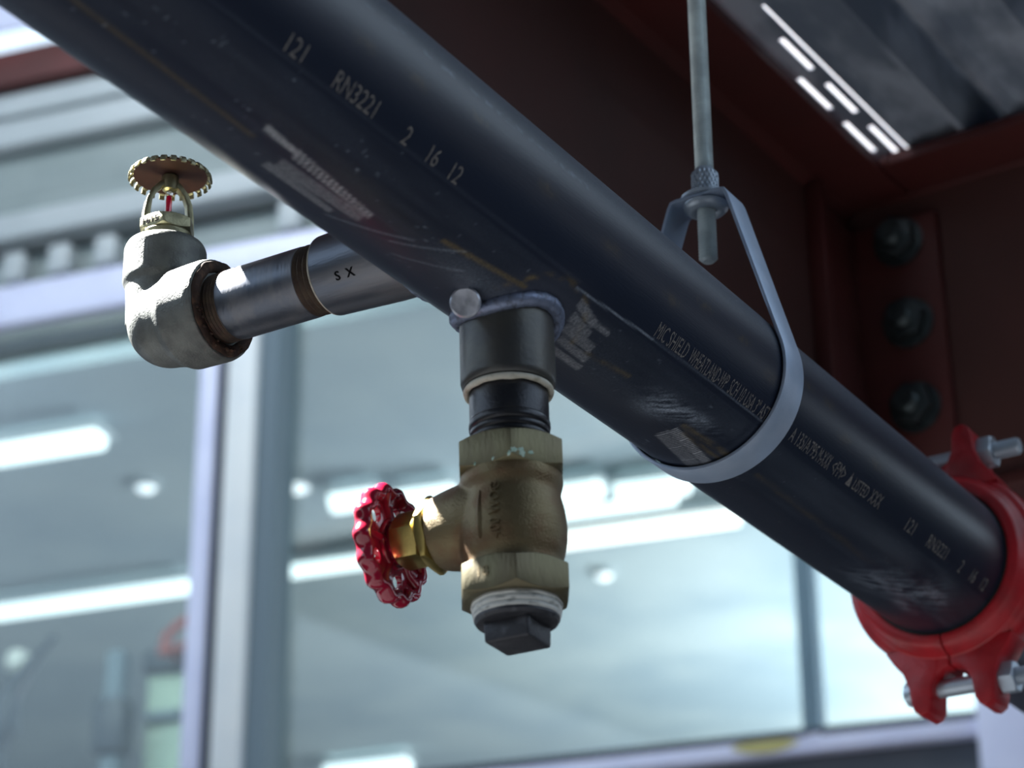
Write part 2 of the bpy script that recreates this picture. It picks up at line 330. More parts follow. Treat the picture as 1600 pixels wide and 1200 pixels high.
# things behind the left pane
t = empty('equipment_post', MF @ Matrix.Translation((2.02, 2.0, 2.4)))
link('column', BX((-.025, -.025, 0), (.03, .03, 1.48)), 'beam_grey', t, bevel=.004)
link('column_foot', BX((-.05, -.05, 1.15), (.05, .04, 1.32)), 'dark_plastic', t, bevel=.01); tag(t, 'slim blue-grey post behind the left pane', 'post')
t = empty('display_board', MF @ Matrix.Translation((1.86, 2.1, 2.4)))
link('board', BX((-.15, 0, .3), (.11, .02, 1.42)), 'green', t, bevel=.003)
link('head_rail', BX((-.1, -.02, 1.43), (.12, .04, 1.50)), 'dark_plastic', t, bevel=.008)
link('clip', BX((-.02, -.03, 1.27), (.1, 0, 1.3)), 'beam_grey', t, bevel=.004)
link('stand', BX((-.03, .02, 0), (.0, .05, .35)), 'dark_plastic', t); link('bent_arm', B().tube([(.01, -.1, 1.45), (.0, -.1, 1.51), (-.04, -.1, 1.54), (-.10, -.1, 1.57)], .014).tube([(.01, -.1, 1.46), (-.09, -.1, 1.475)], .012).tube([(.0, -.1, 1.465), (.0, 0, 1.465)], .012), 'red_arm', t)
tag(t, 'pale green board with a dark head rail and bent red arm behind the left pane', 'board')
t = empty('globe_lamp', MF @ Matrix.Translation((2.38, 2.0, 2.4)))
link('globe', B().lathe([(0, -.04)]+[(.04*cos(a), .04*sin(a)) for a in np.linspace(-1.4, 1.4, 11)]+[(0, .04)], Matrix.Translation((0, 0, 1.49)), 20), 'globe', t)
link('arm', B().tube([(-.13, 0, 1.56), (-.06, 0, 1.49), (.0, 0, 1.41), (.02, 0, 1.36)], [.012, .02, .03, .03]), 'dark_plastic', t)
link('base', B().tube([(.02, 0, 1.38), (.03, 0, 1.28), (.06, 0, 1.24)], [.035, .05, .045]), 'dark_plastic', t)
link('stand', B().tube([(.03, 0, 0), (.03, 0, 1.3)], .012), 'dark_plastic', t); tag(t, 'round white globe on a dark bent arm, lower left behind the glass', 'lamp')

# ================================================================ STEEL BEAMS AND DECK
bm = empty('steel_beam', MB_); x0, x1 = -1.75, .8
link('web', BX((x0, 0, -.165), (x1, .008, .098)), 'maroon_web', bm)
link('top_flange', BX((x0, -.058, .098), (x1, .065, .108)), 'maroon', bm, bevel=.001)
link('bottom_flange', BX((x0, -.038, -.175), (x1, .0465, -.165)), 'maroon', bm, bevel=.001)
link('fillet_weld', B().prism([(0, .098), (0, .090), (-.008, .098)], x0, x1, Matrix(((0, 0, 1, 0), (1, 0, 0, 0), (0, 1, 0, 0), (0, 0, 0, 1)))), 'maroon', bm)
link('stiffener', BX((-.082, -.016, -.165), (-.072, 0, .09)), 'maroon', bm, bevel=.002)
tag(bm, 'dark maroon steel beam running parallel behind the black pipe', 'beam')
cb = empty('steel_beam', MB_)
link('web', BX((0, -1.6, -.170), (.008, 0, .10)), 'maroon_web', cb)
link('top_flange', BX((-.058, -1.6, .10), (.066, -.066, .11)), 'maroon', cb, bevel=.001)
link('bottom_flange', BX((-.01, -1.6, -.18), (.05, 0, -.170)), 'maroon', cb, bevel=.001)
link('coped_flange', BX((-.058, -.0655, .101), (-.001, -.0590, .109)), 'maroon', cb, bevel=.001)
link('fillet_weld', B().tube([(-.002, -.03, .099), (-.003, -.5, .099), (-.002, -1.5, .099)], .003, 8), 'maroon', cb)
ca = link('clip_angle', B().box((-.010, -.083, -.155), (0, -.004, .075)).box((-.075, -.010, -.155), (0, 0, .075)), 'maroon', cb, bevel=.0015)
tag(cb, 'maroon cross beam with a bolted clip at the right edge', 'beam')
for zz, yy in ((.0533, -.050), (-.0225, -.053), (-.098, -.053)):
    m0 = axm((-.010, yy, zz), (-1, 0, 0), radians(15+zz*300))
    bo = link('bolt', addm(B(), hexnut(.0185, .012, both=True), m0 @ Matrix.Translation((0, 0, .004))), 'bolt', cb)
    link('washer', B().lathe([(.0215, 0), (.0215, .0035), (.020, .004), (0, .004)], m0, 32), 'bolt', bo)
    link('bolt_end', B().lathe([(.0095, .016)]+threads(.0098, .016, .026, .0022, .0012)+[(0, .026)], m0, 24), 'bolt', bo)
# roof deck: corrugated sheet, slotted strip next to the beam
dk = tag(empty('ceiling_deck', MB_), kind='structure'); d0, d1 = -1.75, 1.3
b = B(); wz = .115
rows = [(.0445, .0535, None), (.0535, .0580, [(-.194+.08*k, -.139+.08*k) for k in range(0, 2)]), (.0580, .0680, None), (.0680, .0725, [(-.252+.077*k, -.200+.077*k) for k in range(0, 3)]), (.0725, .0790, None)]
for w0, w1, sl_ in rows:
    xs = [d0]+([q for p in sl_ for q in p] if sl_ else [])+[d1]
    for i in range(0, len(xs), 2): b.box((xs[i], -w1, wz), (xs[i+1], -w0, wz+.0012))
b.box((d0, -.0838, wz), (-.30, -.0788, wz+.0012))
link('slotted_strip', b, 'deck', dk, smooth=0)
prof = [(.0835, .117), (.0835, .112), (.090, .119), (.124, .122), (.128, .113), (.133, .113), (.137, .16), (.160, .165), (.166, .115), (.173, .113), (.180, .122), (.225, .124), (.232, .16), (.25, .16), (.258, .115)]
w_ = .30; k = 0
while w_ < .42: prof += [(w_, .115), (w_+.006, .16), (w_+.04, .16), (w_+.048, .115)]; w_ += .11
vs = [(x, -a, z) for x in (d0, d1) for a, z in prof]; n = len(prof)
link('corrugated_sheet', B().add(vs, [(i, i+1, n+i+1, n+i) for i in range(n-1)]), 'deck', dk, smooth=0)

lp = empty('added_glow_panel', MB_ @ Matrix.Translation((0, 0, .26)))  # added emissive panel over the deck, there only to whiten the slots
link('glow_sheet', BX((-.55, -.20, 0), (.75, .12, .006)), 'slot_glow', lp)
link('housing', BX((-.57, -.22, .006), (.77, .14, .05)), 'fascia', lp, bevel=.004)
tag(lp, 'added glowing panel above the metal deck, brightening its slots', 'light')

# ================================================================ MAIN PIPE
RP = .04445
pipe = empty('steel_pipe', MP)
def pipe_mesh(x0, x1, dx, na):
    xs = np.arange(x0, x1+1e-9, dx); th = np.linspace(-pi, pi, na, endpoint=False); vs = []; 
    for x in xs:
        for a in th: vs.append((x, -RP*cos(a), RP*sin(a)))
    fs = [(i*na+j, i*na+(j+1) % na, (i+1)*na+(j+1) % na, (i+1)*na+j) for i in range(len(xs)-1) for j in range(na)]
    return xs, th, vs, fs
xs, th, vs, fs = pipe_mesh(-.46, .53, .0009, 300)
me = bpy.data.meshes.new('pipe_wall'); me.from_pydata(vs, [], fs)
Sg, Tg = np.meshgrid(xs*1000, th*RP*1000, indexing='ij')       # mm along, mm round
def seg(p0, p1, hw, soft=1.):
    p0, p1 = np.array(p0, float), np.array(p1, float); d = p1-p0; t = np.clip(((Sg-p0[0])*d[0]+(Tg-p0[1])*d[1])/(d@d), 0, 1)
    return np.clip((hw-np.hypot(Sg-p0[0]-t*d[0], Tg-p0[1]-t*d[1]))/soft+.5, 0, 1)
def quad(p0, p1, hw, hw2=None):
    p0, p1 = np.array(p0, float), np.array(p1, float); d = p1-p0; Ln = np.hypot(*d); e = d/Ln; t = (Sg-p0[0])*e[0]+(Tg-p0[1])*e[1]; n_ = -(Sg-p0[0])*e[1]+(Tg-p0[1])*e[0]
    f = np.clip(t/Ln, 0, 1); h = hw+(((hw2 or hw)-hw)*f)
    return np.clip((h-np.abs(n_))/.8+.5, 0, 1)*np.clip(t/1.+.5+n_*.4, 0, 1)*np.clip((Ln-t)/1.+.5-n_*.4, 0, 1)
def vnoise(cs, ct, seed):
    r = np.random.default_rng(seed); gs, gt = (Sg-Sg.min())/cs, (Tg-Tg.min())/ct; a = r.random((int(gs.max())+3, int(gt.max())+3))
    i, j = gs.astype(int), gt.astype(int); fs_, ft = gs-i, gt-j; fs_, ft = fs_*fs_*(3-2*fs_), ft*ft*(3-2*ft)
    return (a[i, j]*(1-fs_)+a[i+1, j]*fs_)*(1-ft)+(a[i, j+1]*(1-fs_)+a[i+1, j+1]*fs_)*ft
scr = np.zeros_like(Sg); gold = np.zeros_like(Sg); scuff = np.zeros_like(Sg)
teeth = .55+.45*np.sign(np.sin((Sg+.5*Tg)*2*pi/3.2))*(np.sin(Tg*2*pi/2.6) > -.3)
scr = np.maximum(scr, quad((-186, -59.5), (-163, -61), 1.6, 1.2)*1.0)
scr = np.maximum(scr, quad((-165, -61.5), (-110, -65), 2.6, 1.8)*teeth*1.0)
scr = np.maximum(scr, quad((-164, -70.5), (-111, -69.0), 3.6, 2.5)*.42*(.6+.6*vnoise(1.2, .8, 1)))
scr = np.maximum(scr, quad((-166, -75.2), (-122, -76), 2.4, 1.8)*.42)
scr = np.maximum(scr, quad((139, -63), (190, -68.5), 2.4)*(.55+.45*np.sign(np.sin(Sg*2*pi/1.9)))*1.0)
scr = np.maximum(scr, quad((138, -69), (192, -76), 4.0)*(.35+.35*np.sign(np.sin(Sg*2*pi/1.9+1))))
for i, (p0, p1, h) in enumerate([((15, -40), (34, -44), 2.2), ((30, -43.5), (46, -43.5), 1.4), ((18, -47), (37, -50), 2.6), ((21, -53), (47, -54), 2.6), ((26, -59), (52, -60), 2.2), ((30, -66), (56, -66), 2)]):
    scr = np.maximum(scr, quad(p0, p1, h)*(.45+.5*vnoise(.9, 1.4, 20+i))*.75)
def blob(c, rs, rt_): return np.exp(-((Sg-c[0])/rs)**2-((Tg-c[1])/rt_)**2)
def rnoise(deg, c1, c2, seed):
    r = np.random.default_rng(seed); A, B_ = cos(radians(deg)), sin(radians(deg)); gs, gt = (Sg*A+Tg*B_)/c1, (-Sg*B_+Tg*A)/c2; gs, gt = gs-gs.min(), gt-gt.min()
    a = r.random((int(gs.max())+3, int(gt.max())+3)); i, j = gs.astype(int), gt.astype(int); f_, g_ = gs-i, gt-j
    return (a[i, j]*(1-f_)+a[i+1, j]*f_)*(1-g_)+(a[i, j+1]*(1-f_)+a[i+1, j+1]*f_)*g_
nz = rnoise(32, 14, .9, 3)*.65+rnoise(40, 3, 1.0, 4)*.45
hat = vnoise(1.0, 12, 5)
scuff += blob((118, -55), 14, 5)*np.clip(nz*2-.7, 0, 1)*1.0+blob((142, -51), 16, 4)*np.clip(nz*2-.7, 0, 1)*.7+blob((112, -62), 12, 5)*.25
scuff += (blob((400, -60), 28, 8)*.5+blob((432, -52), 20, 7)*.45+blob((380, -72), 22, 7)*.45+blob((430, -70), 12, 3)*.5)*np.clip(rnoise(28, 12, 1.6, 8)*1.3+vnoise(6, 3, 88)*.8-.6, 0, 1)
scuff += blob((-40, -60), 30, 8)*.18+blob((60, -60), 50, 14)*.08+(np.abs(Tg+50) < 14)*.05*vnoise(30, 3, 9)
scuff += np.clip(vnoise(2.2, 1.4, 11)-.93, 0, 1)*6*((Tg < -38) | (Tg > 18))+((Tg < -33) & (Tg > -70) & (Sg < -120))*np.clip(vnoise(1.5, 1.3, 12)-.95, 0, 1)*14
scuff += seg((-260, 8), (0, 9), 1.2, 2)*np.clip(vnoise(3, 1.5, 13)*2-1, 0, 1)*.5
scuff += seg((-90, -70), (-60, -52), .5)*.3+seg((-120, -80), (-84, -62), .6)*.25+seg((-80, -76), (-50, -60), .4)*.25
scuff += seg((7, -35.8), (73, -33.2), .35, .8)*.8+seg((73, -33.2), (190, -32.4), .3, .8)*.35+seg((-260, -33.2), (7, -33), .3, .8)*.12
gold += seg((-380, -61), (-185, -66.5), 1.0, 2)*.45+seg((-74, -54), (-18, -49), 1.1, 1.6)*.8+seg((46, -57), (80, -54), 1.2, 2)*.7*vnoise(4, 2, 31)
gold += seg((140, -58), (198, -56), 1.4, 2.4)*.9*vnoise(5, 1.2, 32)+seg((146, -62), (205, -61), 1.0, 2)*1.2*vnoise(5, 1.2, 33)+seg((215, -56), (360, -58), 1.2, 3)*.5*vnoise(9, 2, 34)
for c_ in (-235, -205, -170, -135, -92, -38, 18, 74, 103, 141, 175, 215, 240, 262, 300): gold += blob((c_, -7+6*sin(c_)), 7, 2.6)*.42*vnoise(2, 2, 40)
gold += np.exp(-((np.hypot(Sg-3, (Tg+68)*1.0)-33)/1.6)**2)*.9*np.clip(vnoise(4, 3, 50)*2-.6, 0, 1)*(Tg > -58)
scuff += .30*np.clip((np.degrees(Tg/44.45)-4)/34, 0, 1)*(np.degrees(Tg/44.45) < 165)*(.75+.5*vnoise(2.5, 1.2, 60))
tint = np.exp(-(np.hypot(Sg-3, Tg+68)/31)**4)*.9
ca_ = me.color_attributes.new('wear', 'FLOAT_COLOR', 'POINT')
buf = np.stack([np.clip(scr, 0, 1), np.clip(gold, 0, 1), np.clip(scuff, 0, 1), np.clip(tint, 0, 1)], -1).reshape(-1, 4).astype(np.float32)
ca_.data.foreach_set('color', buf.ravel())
pm = mat('black_pipe_lacquer', (.0085, .011, .02), .3, 0, (.010, .016, .034), 9, (.4, .65), .12, 1200, stretch=(.12, 1, 1), rough2=.4, spec=.4); nt = pm.node_tree; bs = nt.nodes['Principled BSDF']
base = bs.inputs['Base Color'].links[0].from_socket
at = nt.nodes.new('ShaderNodeAttribute'); at.attribute_name = 'wear'; sp = nt.nodes.new('ShaderNodeSeparateColor'); nt.links.new(at.outputs['Color'], sp.inputs[0])
nf = nt.nodes.new('ShaderNodeTexNoise'); nf.inputs['Scale'].default_value = 900; nf.inputs['Detail'].default_value = 3
tc = nt.nodes.new('ShaderNodeTexCoord'); nt.links.new(tc.outputs['Object'], nf.inputs['Vector'])
nr = nt.nodes.new('ShaderNodeMapRange'); nr.inputs[1].default_value = .3; nr.inputs[2].default_value = .7; nr.inputs[3].default_value = .45; nr.inputs[4].default_value = 1.15; nt.links.new(nf.outputs[0], nr.inputs[0])
def mixin(prev, fac, col, k=1.0, noisy=True):
    f = nt.nodes.new('ShaderNodeMath'); f.operation = 'MULTIPLY'; f.use_clamp = True; nt.links.new(fac, f.inputs[0])
    if noisy: nt.links.new(nr.outputs[0], f.inputs[1])
    else: f.inputs[1].default_value = k
    mx = nt.nodes.new('ShaderNodeMix'); mx.data_type = 'RGBA'; nt.links.new(f.outputs[0], mx.inputs[0]); nt.links.new(prev, mx.inputs[6]); mx.inputs[7].default_value = (*col, 1); return mx.outputs[2]
c_ = mixin(base, at.outputs['Alpha'], (.045, .05, .075), noisy=False)
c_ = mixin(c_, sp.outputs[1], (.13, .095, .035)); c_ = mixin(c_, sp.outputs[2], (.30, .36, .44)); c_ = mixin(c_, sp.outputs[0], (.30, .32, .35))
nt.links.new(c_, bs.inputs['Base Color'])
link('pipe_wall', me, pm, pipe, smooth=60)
link('pipe_run', B().lathe([(RP, -.9), (RP, -.4601)], axm((0, 0, 0), (1, 0, 0)), 96, caps=False), pm, pipe)
# print along the pipe
def wrap(me, s0, th0, R_):
    for v in me.vertices:
        x, y, z = v.co; a = th0+y/RP; v.co = (s0+x, -(R_+z)*cos(a), (R_+z)*sin(a))
    return me
def printline(txt, s0, s1, th0=-41.3, h=.0076):
    me = wrap(text_mesh(txt, h, s1-s0), s0, radians(th0), RP+.00008); link('printed_lettering', me, 'ink', pipe, smooth=0)
for sh in (0, .562):
    printline('121', -.2075+sh, -.197+sh); printline('RN3221', -.178+sh, -.1513+sh); 
    printline('2', -.1318+sh, -.128+sh, -42); printline('16', -.1145+sh, -.108+sh, -42); printline('12', -.0985+sh, -.092+sh, -42)
printline('MIC SHIELD', .0715, .1005); printline('WHEATLAND-WP', .1035, .1405); printline('SCH 10', .1435, .158); printline('USA 3" ASTM', .160, .188)
printline('A 135/A795', .2105, .2400); printline('M-XXX', .2420, .2560); printline('<FM>', .2590, .2740); printline('\u25B2 LISTED', .278, .303); printline('XXX', .306, .320)
# weld tack disc
tk = link('weld_tack', B().lathe([(.0040, -.020), (.0058, -.006), (.0062, -.001), (.0067, .0004), (.0066, .0018), (.0058, .0026), (.003, .0024), (0, .0026)], axm((0, 0, 0), (-.80, -.40, -.42)), 32), 'tack', pipe)
# place it in world on the camera side of the drop
pw = MV @ Vector((-.0172, -.0290, -.0480)); tk.location = MP.inverted() @ pw
# ---- sprinkler outlet (side) of the pipe
SB = -.0087
def L3(s, k, z): return Vector((s, k, z))
AXB = axm((SB, 0, 0), (0, 1, 0))
out = link('side_outlet', B().lathe([(.0205, .030), (.0203, .055), (.0196, .070), (.0188, .0878), (.0181, .0885), (.0165, .0883)], AXB, 64), 'grey_steel', pipe)
me = text_mesh('S  X', .0042, .0105, .00015, .01)
for v in me.vertices:
    x, y, z = v.co; a = y/.0195-.72; k_ = .0745-x; r_ = float(np.interp(k_, [.05, .055, .070, .0878], [.0203, .0203, .0196, .0188]))+.0002+z; v.co = (SB-r_*cos(a), k_, r_*sin(a))
link('stamped_mark', me, 'stamp', out, smooth=0)
def saddle(axis, r0, r1, zoff, bead, name, m):                # weld bead following where a branch meets the pipe
    pts = []
    for i in range(97):
        a = 2*pi*i/96; cx, cy = r0*cos(a), r0*sin(a)
        hgt = math.sqrt(max(RP**2-cy*cy, 0))
        pts.append(axis(cx, cy, hgt+zoff))
    b = B(); b.tube(pts, [bead*(1+.03*sin(i*1.1)+.03*sin(i*2.3)) for i in range(97)], 12); return link(name, b, m, pipe, smooth=80)
saddle(lambda x, y, h: Vector((SB+x, h, y)), .0215, 0, .0, .0032, 'weld_bead', 'weld')
# ---- drop outlet below the pipe, in the valve frame (kept in plumb with the valve)
MI = MP.inverted() @ MV
lo = link('drop_outlet', B().lathe([(.0205, -.022), (.0205, -.0725), (.0200, -.0745), (.0192, -.0755), (.0172, -.0755), (.0168, -.070)], MI, 72, caps=False), 'coupling_steel', pipe)
pts = []
for i in range(97):
    a = 2*pi*i/96; x, y = .0215*cos(a), .0215*sin(a); pts.append(Vector((x, y, -math.sqrt(RP**2-y*y)-.0012)))
link('weld_bead', B().tube(pts, [.0037*(1+.03*sin(i*1.3)+.03*sin(i*2.7)) for i in range(97)], 14), 'weld', pipe, smooth=80)
# dope squeezed out under the outlet
vs = []; n = 96; b = B()
prof_n = lambda a: 1+.10*sin(3*a+1)+.08*sin(7*a)+.06*sin(13*a+2)
sec = 8; vs = []
for i in range(n):
    a = 2*pi*i/n; k = prof_n(a)
    for j in range(sec):
        q = 2*pi*j/sec; vs.append(MI @ Vector(((.0181+.0014*cos(q))*cos(a), (.0181+.0014*cos(q))*sin(a), -.0762+(.0015*k)*sin(q)-.001*k)))
b.add(vs, [(i*sec+j, ((i+1) % n)*sec+j, ((i+1) % n)*sec+(j+1) % sec, i*sec+(j+1) % sec) for i in range(n) for j in range(sec)])
link('sealant_ring', b, 'dope', pipe, smooth=60)
tag(pipe, 'long glossy black steel pipe with white print crossing the whole picture', 'pipe')
# far pipe beyond the red coupling
p2 = empty('steel_pipe', MP @ Matrix.Translation((.54, 0, 0)))
link('pipe_wall', B().lathe([(.040, -.004), (RP, -.003), (RP, 1.4)], axm((0, 0, 0), (1, 0, 0)), 96, caps=False), pm, p2); tag(p2, 'dark steel pipe beyond the red coupling at the right edge', 'pipe')

# ================================================================ BRANCH NIPPLE, ELBOW, SPRINKLER
nip = empty('pipe_nipple', MP @ AXB @ Matrix.Translation((0, 0, .07)))
def NZ(k): return k-.07
link('tube', B().lathe([(.0150, NZ(.0880)), (.0150, NZ(.0975)), (.0166, NZ(.0990)), (.01675, NZ(.1005)), (.01675, NZ(.1415)), (.0165, NZ(.143))], seg=72), 'grey_steel', nip)
link('thread', B().lathe(threads(.0166, NZ(.0880), NZ(.1000), .0027, .0013), seg=72, caps=False), 'thread_rust', nip, smooth=20)
link('thread', B().lathe(threads(.01672, NZ(.1425), NZ(.158), .0019, .0008), seg=72, caps=False), 'thread_rust', nip, smooth=20)
link('sealant_ring', B().ring([(.0162, NZ(.0882)), (.0180, NZ(.0880)), (.0185, NZ(.0888)), (.0172, NZ(.0898))], seg=72), 'dope', nip)
link('sealant_shred', B().tube([(-.0155, -.0095, NZ(.0895)), (-.0172, -.006, NZ(.0915)), (-.0170, -.0045, NZ(.0945))], [.0008, .0007, .0004], 6), 'dope', nip)
tag(nip, 'grey steel pipe nipple between black pipe and cast elbow', 'pipe nipple')
KS = .1875; ME = MP @ Matrix.Translation((SB, KS, 0))
el = empty('pipe_elbow', ME)
b = B(); sph = [(0, -.0208)]+[(.0208*cos(a), .0208*sin(a)) for a in np.linspace(-1.5, 1.5, 25)]+[(0, .0208)]
b.lathe(sph, Matrix.Translation((0, -.006, 0)), 48)
b.lathe([(.0205, .004), (.0222, .012), (.0245, .0165), (.0248, .033), (.0240, .0365)], axm((0, 0, 0), (0, -1, 0)), 64)
b.lathe([(.0170, .0), (.0175, .012), (.0180, .019), (.0197, .0225), (.0198, .0400), (.0185, .0430), (.0165, .0440)], seg=64)
body = fused(b, .0007, 5)
# hollow the inlet face
bb = B(); bb.v = [v.co.copy() for v in body.vertices]; bb.f = [tuple(p.vertices) for p in body.polygons]
link('elbow_body', body, 'cast', el, smooth=80)
link('inlet_face', B().lathe([(.0232, .0368), (.0228, .0380), (.0200, .0384), (.0178, .0376), (.0172, .035)], axm((0, 0, 0), (0, -1, 0)), 64, wav=lambda a: .01*sin(9*a)+.008*sin(17*a), caps=False), 'rust', el, smooth=70)
for i in range(16):
    a = random.uniform(3.4, 5.9); r_ = random.uniform(.019, .0225)
    link('rust_flake', B().lathe([(0, -.0008), (.0009, -.0002), (.0007, .0006), (0, .0009)], Matrix.Translation((r_*cos(a), -.0385, r_*sin(a))) @ Matrix.Rotation(i, 4, 'X') @ Matrix.Scale(random.uniform(.7, 1.9), 4, (1, 0, 0)), 7), 'rust', el)
tag(el, 'grey cast elbow fitting carrying the sprinkler head, sunlit on its left', 'elbow fitting')
sh = empty('sprinkler_head', MP @ Matrix.Translation((SB, KS, .044)) @ Matrix.Rotation(radians(23)-atan2(U.y, U.x), 4, 'Z'))   # local x = arm direction
Zs = lambda z: z-.044
link('thread', B().lathe(threads(.0108, Zs(.040), Zs(.0465), .0016, .0007), seg=40), 'tape', sh, smooth=20)
link('collar', B().lathe([(.0100, Zs(.0455)), (.0122, Zs(.0462)), (.0126, Zs(.0485)), (.0118, Zs(.0500)), (.010, Zs(.051))], seg=48), 'sprinkler_brass', sh)
fr = B(); addm(fr, hexnut(.0140, .0072, radians(-113)), Matrix.Translation((0, 0, Zs(.0493))))
fr.lathe([(.0085, Zs(.056)), (.0085, Zs(.058)), (.0070, Zs(.0586)), (0, Zs(.0588))], seg=32)
link('wrench_boss', fr, 'sprinkler_brass', sh, bevel=.0006)
me = text_mesh('1615', .0032, .0092, .0001, .012)
for v in me.vertices: x, y, z = v.co; q = Vector((cos(radians(-143)), sin(radians(-143)))); p = q*(.01213+z)+Vector((-q.y, q.x))*(x-.0050); p = p+q*.00025; v.co = (p.x, p.y, Zs(.0512)+y)
link('stamped_mark', me, 'stamp', sh, smooth=0)
for s_ in (-1, 1):
    b = B(); pts = [(s_*.0108, Zs(.054), .0028), (s_*.0108, Zs(.060), .0026), (s_*.0100, Zs(.067), .0023), (s_*.0080, Zs(.0725), .0022), (s_*.0045, Zs(.0765), .0024), (s_*.0015, Zs(.0785), .0026)]
    vs = []
    for i, (x, z, h) in enumerate(pts):
        p = pts[max(i-1, 0)]; q = pts[min(i+1, len(pts)-1)]; tx, tz = q[0]-p[0], q[1]-p[1]; l = hypot(tx, tz); nx, nz_ = tz/l, -tx/l
        for dn, dy in ((-h/1.6, -h), (h/1.6, -h), (h/1.6, h), (-h/1.6, h)): vs.append((x+nx*dn, dy, z+nz_*dn))
    fs = [(i*4+j, i*4+(j+1) % 4, i*4+4+(j+1) % 4, i*4+4+j) for i in range(len(pts)-1) for j in range(4)]+[(3, 2, 1, 0), tuple(4*(len(pts)-1)+j for j in range(4))]
    link('frame_arm', b.add(vs, fs), 'sprinkler_brass', sh, bevel=.0005)
link('apex_boss', B().lathe([(.0018, Zs(.0735)), (.0034, Zs(.0745)), (.0042, Zs(.0775)), (.0042, Zs(.0815)), (.003, Zs(.083))], seg=28), 'sprinkler_brass', sh)
link('bulb', B().lathe([(0, Zs(.0590)), (.0013, Zs(.0600)), (.0016, Zs(.063)), (.0016, Zs(.0695)), (.0011, Zs(.0712)), (0, Zs(.0716))], seg=20), 'bulb', sh)
link('bulb_tip', B().lathe([(0, Zs(.0705)), (.0017, Zs(.0712)), (.0019, Zs(.0728)), (.0012, Zs(.0742)), (0, Zs(.0745))], seg=20), 'clear', sh)
link('bulb_seat', B().lathe([(.0052, Zs(.0584)), (.0056, Zs(.0590)), (.0054, Zs(.0598)), (.002, Zs(.0600)), (0, Zs(.0600))], seg=32), 'brass', sh)
df = B(); r0 = .0178; vs = []; nT = 25; zt_ = Zs(.0830)
link('deflector', B().lathe([(0, zt_+.0012), (.0060, zt_+.0012), (.0178, zt_+.0002), (.0179, zt_-.0008), (.0060, zt_-.0002), (0, zt_-.0002)], seg=75), 'copper', sh)
tb = B()
for i in range(nT):
    m_ = Matrix.Rotation(2*pi*i/nT, 4, 'Z')
    pr = [(.0172, .0011), (.0188, .0008), (.0203, -.0008), (.0206, -.0030), (.0196, -.0032), (.0193, -.0012), (.0184, -.0006), (.0172, -.0007)]
    hw = .00135
    vs = [m_ @ Vector((r, s_*hw*(1.25 if r < .0185 else 1), zt_+z)) for s_ in (-1, 1) for r, z in pr]; n = len(pr)
    tb.add(vs, [tuple(range(n))[::-1], tuple(range(n, 2*n))]+[(j, (j+1) % n, n+(j+1) % n, n+j) for j in range(n)])
link('deflector_teeth', tb, 'sprinkler_brass', sh, bevel=.0003)
link('deflector_nut', B().lathe([(.0045, zt_+.001), (.0045, zt_+.003), (0, zt_+.0035)], seg=20), 'sprinkler_brass', sh)
tag(sh, 'upright fire sprinkler with toothed deflector disc and red glass bulb', 'sprinkler')

# ================================================================ DROP: NIPPLE, VALVE, PLUG (valve frame, z down negative)
n2 = empty('pipe_nipple', MV @ Matrix.Translation((0, 0, -.078)))
link('tube', B().lathe([(.0160, .008), (.0167, 0), (.0170, -.001), (.0170, -.013), (.0166, -.0134)], seg=72), 'dark_steel', n2)
link('thread', B().lathe([(.0171, -.0134), (.0174, -.0145), (.0174, -.0165), (.0166, -.0172), (.0171, -.018), (.0171, -.0195), (.0164, -.0202), (.0168, -.021), (.0168, -.0225), (.0160, -.0232), (.0160, -.028)], seg=72, caps=False), 'dark_steel', n2, smooth=50)
link('thread', B().lathe(threads(.0170, .004, .0, .0018, .0009), seg=72, caps=False), 'dark_steel', n2, smooth=20)
tag(n2, 'short blackened nipple between pipe outlet and brass valve', 'pipe nipple')
valve = empty('angle_valve', MV @ Matrix.Translation((0, 0, -.1024)))
VZ = lambda z: z+.1024
ROT = radians(-90)
def hexring(ac, z0, z1, hole, rot=ROT): return [(x, y, z0+z) for x, y, z in hexnut(ac, z1-z0, rot, hole)[0]], hexnut(ac, z1-z0, rot, hole)[1]
b = B(); vf = hexnut(.0249, .0152, ROT, 0, both=True); b.add([(x, y, z+VZ(-.1176)) for x, y, z in vf[0]], vf[1])
link('upper_hex', b, 'bronze_hex', valve, smooth=25, bevel=.0004)
b = B(); vf = hexnut(.0252, .0152, ROT+radians(1.5), 0); b.add([(x, y, z+VZ(-.1725)) for x, y, z in vf[0]], vf[1])
link('lower_hex', b, 'bronze_hex', valve, smooth=25, bevel=.0004)
beta = radians(62); D = Vector((-sin(beta), cos(beta), 0)); zc = VZ(-.1345)
b = B()
BODY = [(.0212, VZ(-.1150)), (.0217, VZ(-.1175)), (.0217, VZ(-.1210)), (.0208, VZ(-.1240)), (.0205, VZ(-.1258)), (.0213, VZ(-.1295)), (.0223, VZ(-.1340)), (.0228, VZ(-.1400)), (.0226, VZ(-.1460)), (.0216, VZ(-.1515)), (.0204, VZ(-.1550)), (.0202, VZ(-.1585))]
b.lathe(BODY, seg=72)
b.lathe([(.0196, .0), (.0190, .018), (.0182, .024), (.0170, .030), (.0158, .0345)], axm((0, 0, zc), D), 64)
link('valve_body', fused(b, .0007, 6), 'bronze', valve, smooth=80)
bon = link('bonnet', addm(B(), hexnut(.0172, .0050, radians(12)), axm((0, 0, zc), D) @ Matrix.Translation((0, 0, .0345))), 'brass', valve, smooth=25, bevel=.0003)
link('stem_seat', B().lathe([(.0125, .0395), (.0115, .0410), (.0105, .0412)], axm((0, 0, zc), D), 48), 'bronze', valve)
link('packing_nut', addm(B(), hexnut(.0124, .0125, radians(8)), axm((0, 0, zc), D) @ Matrix.Translation((0, 0, .0412))), 'brass', valve, smooth=25, bevel=.0003)
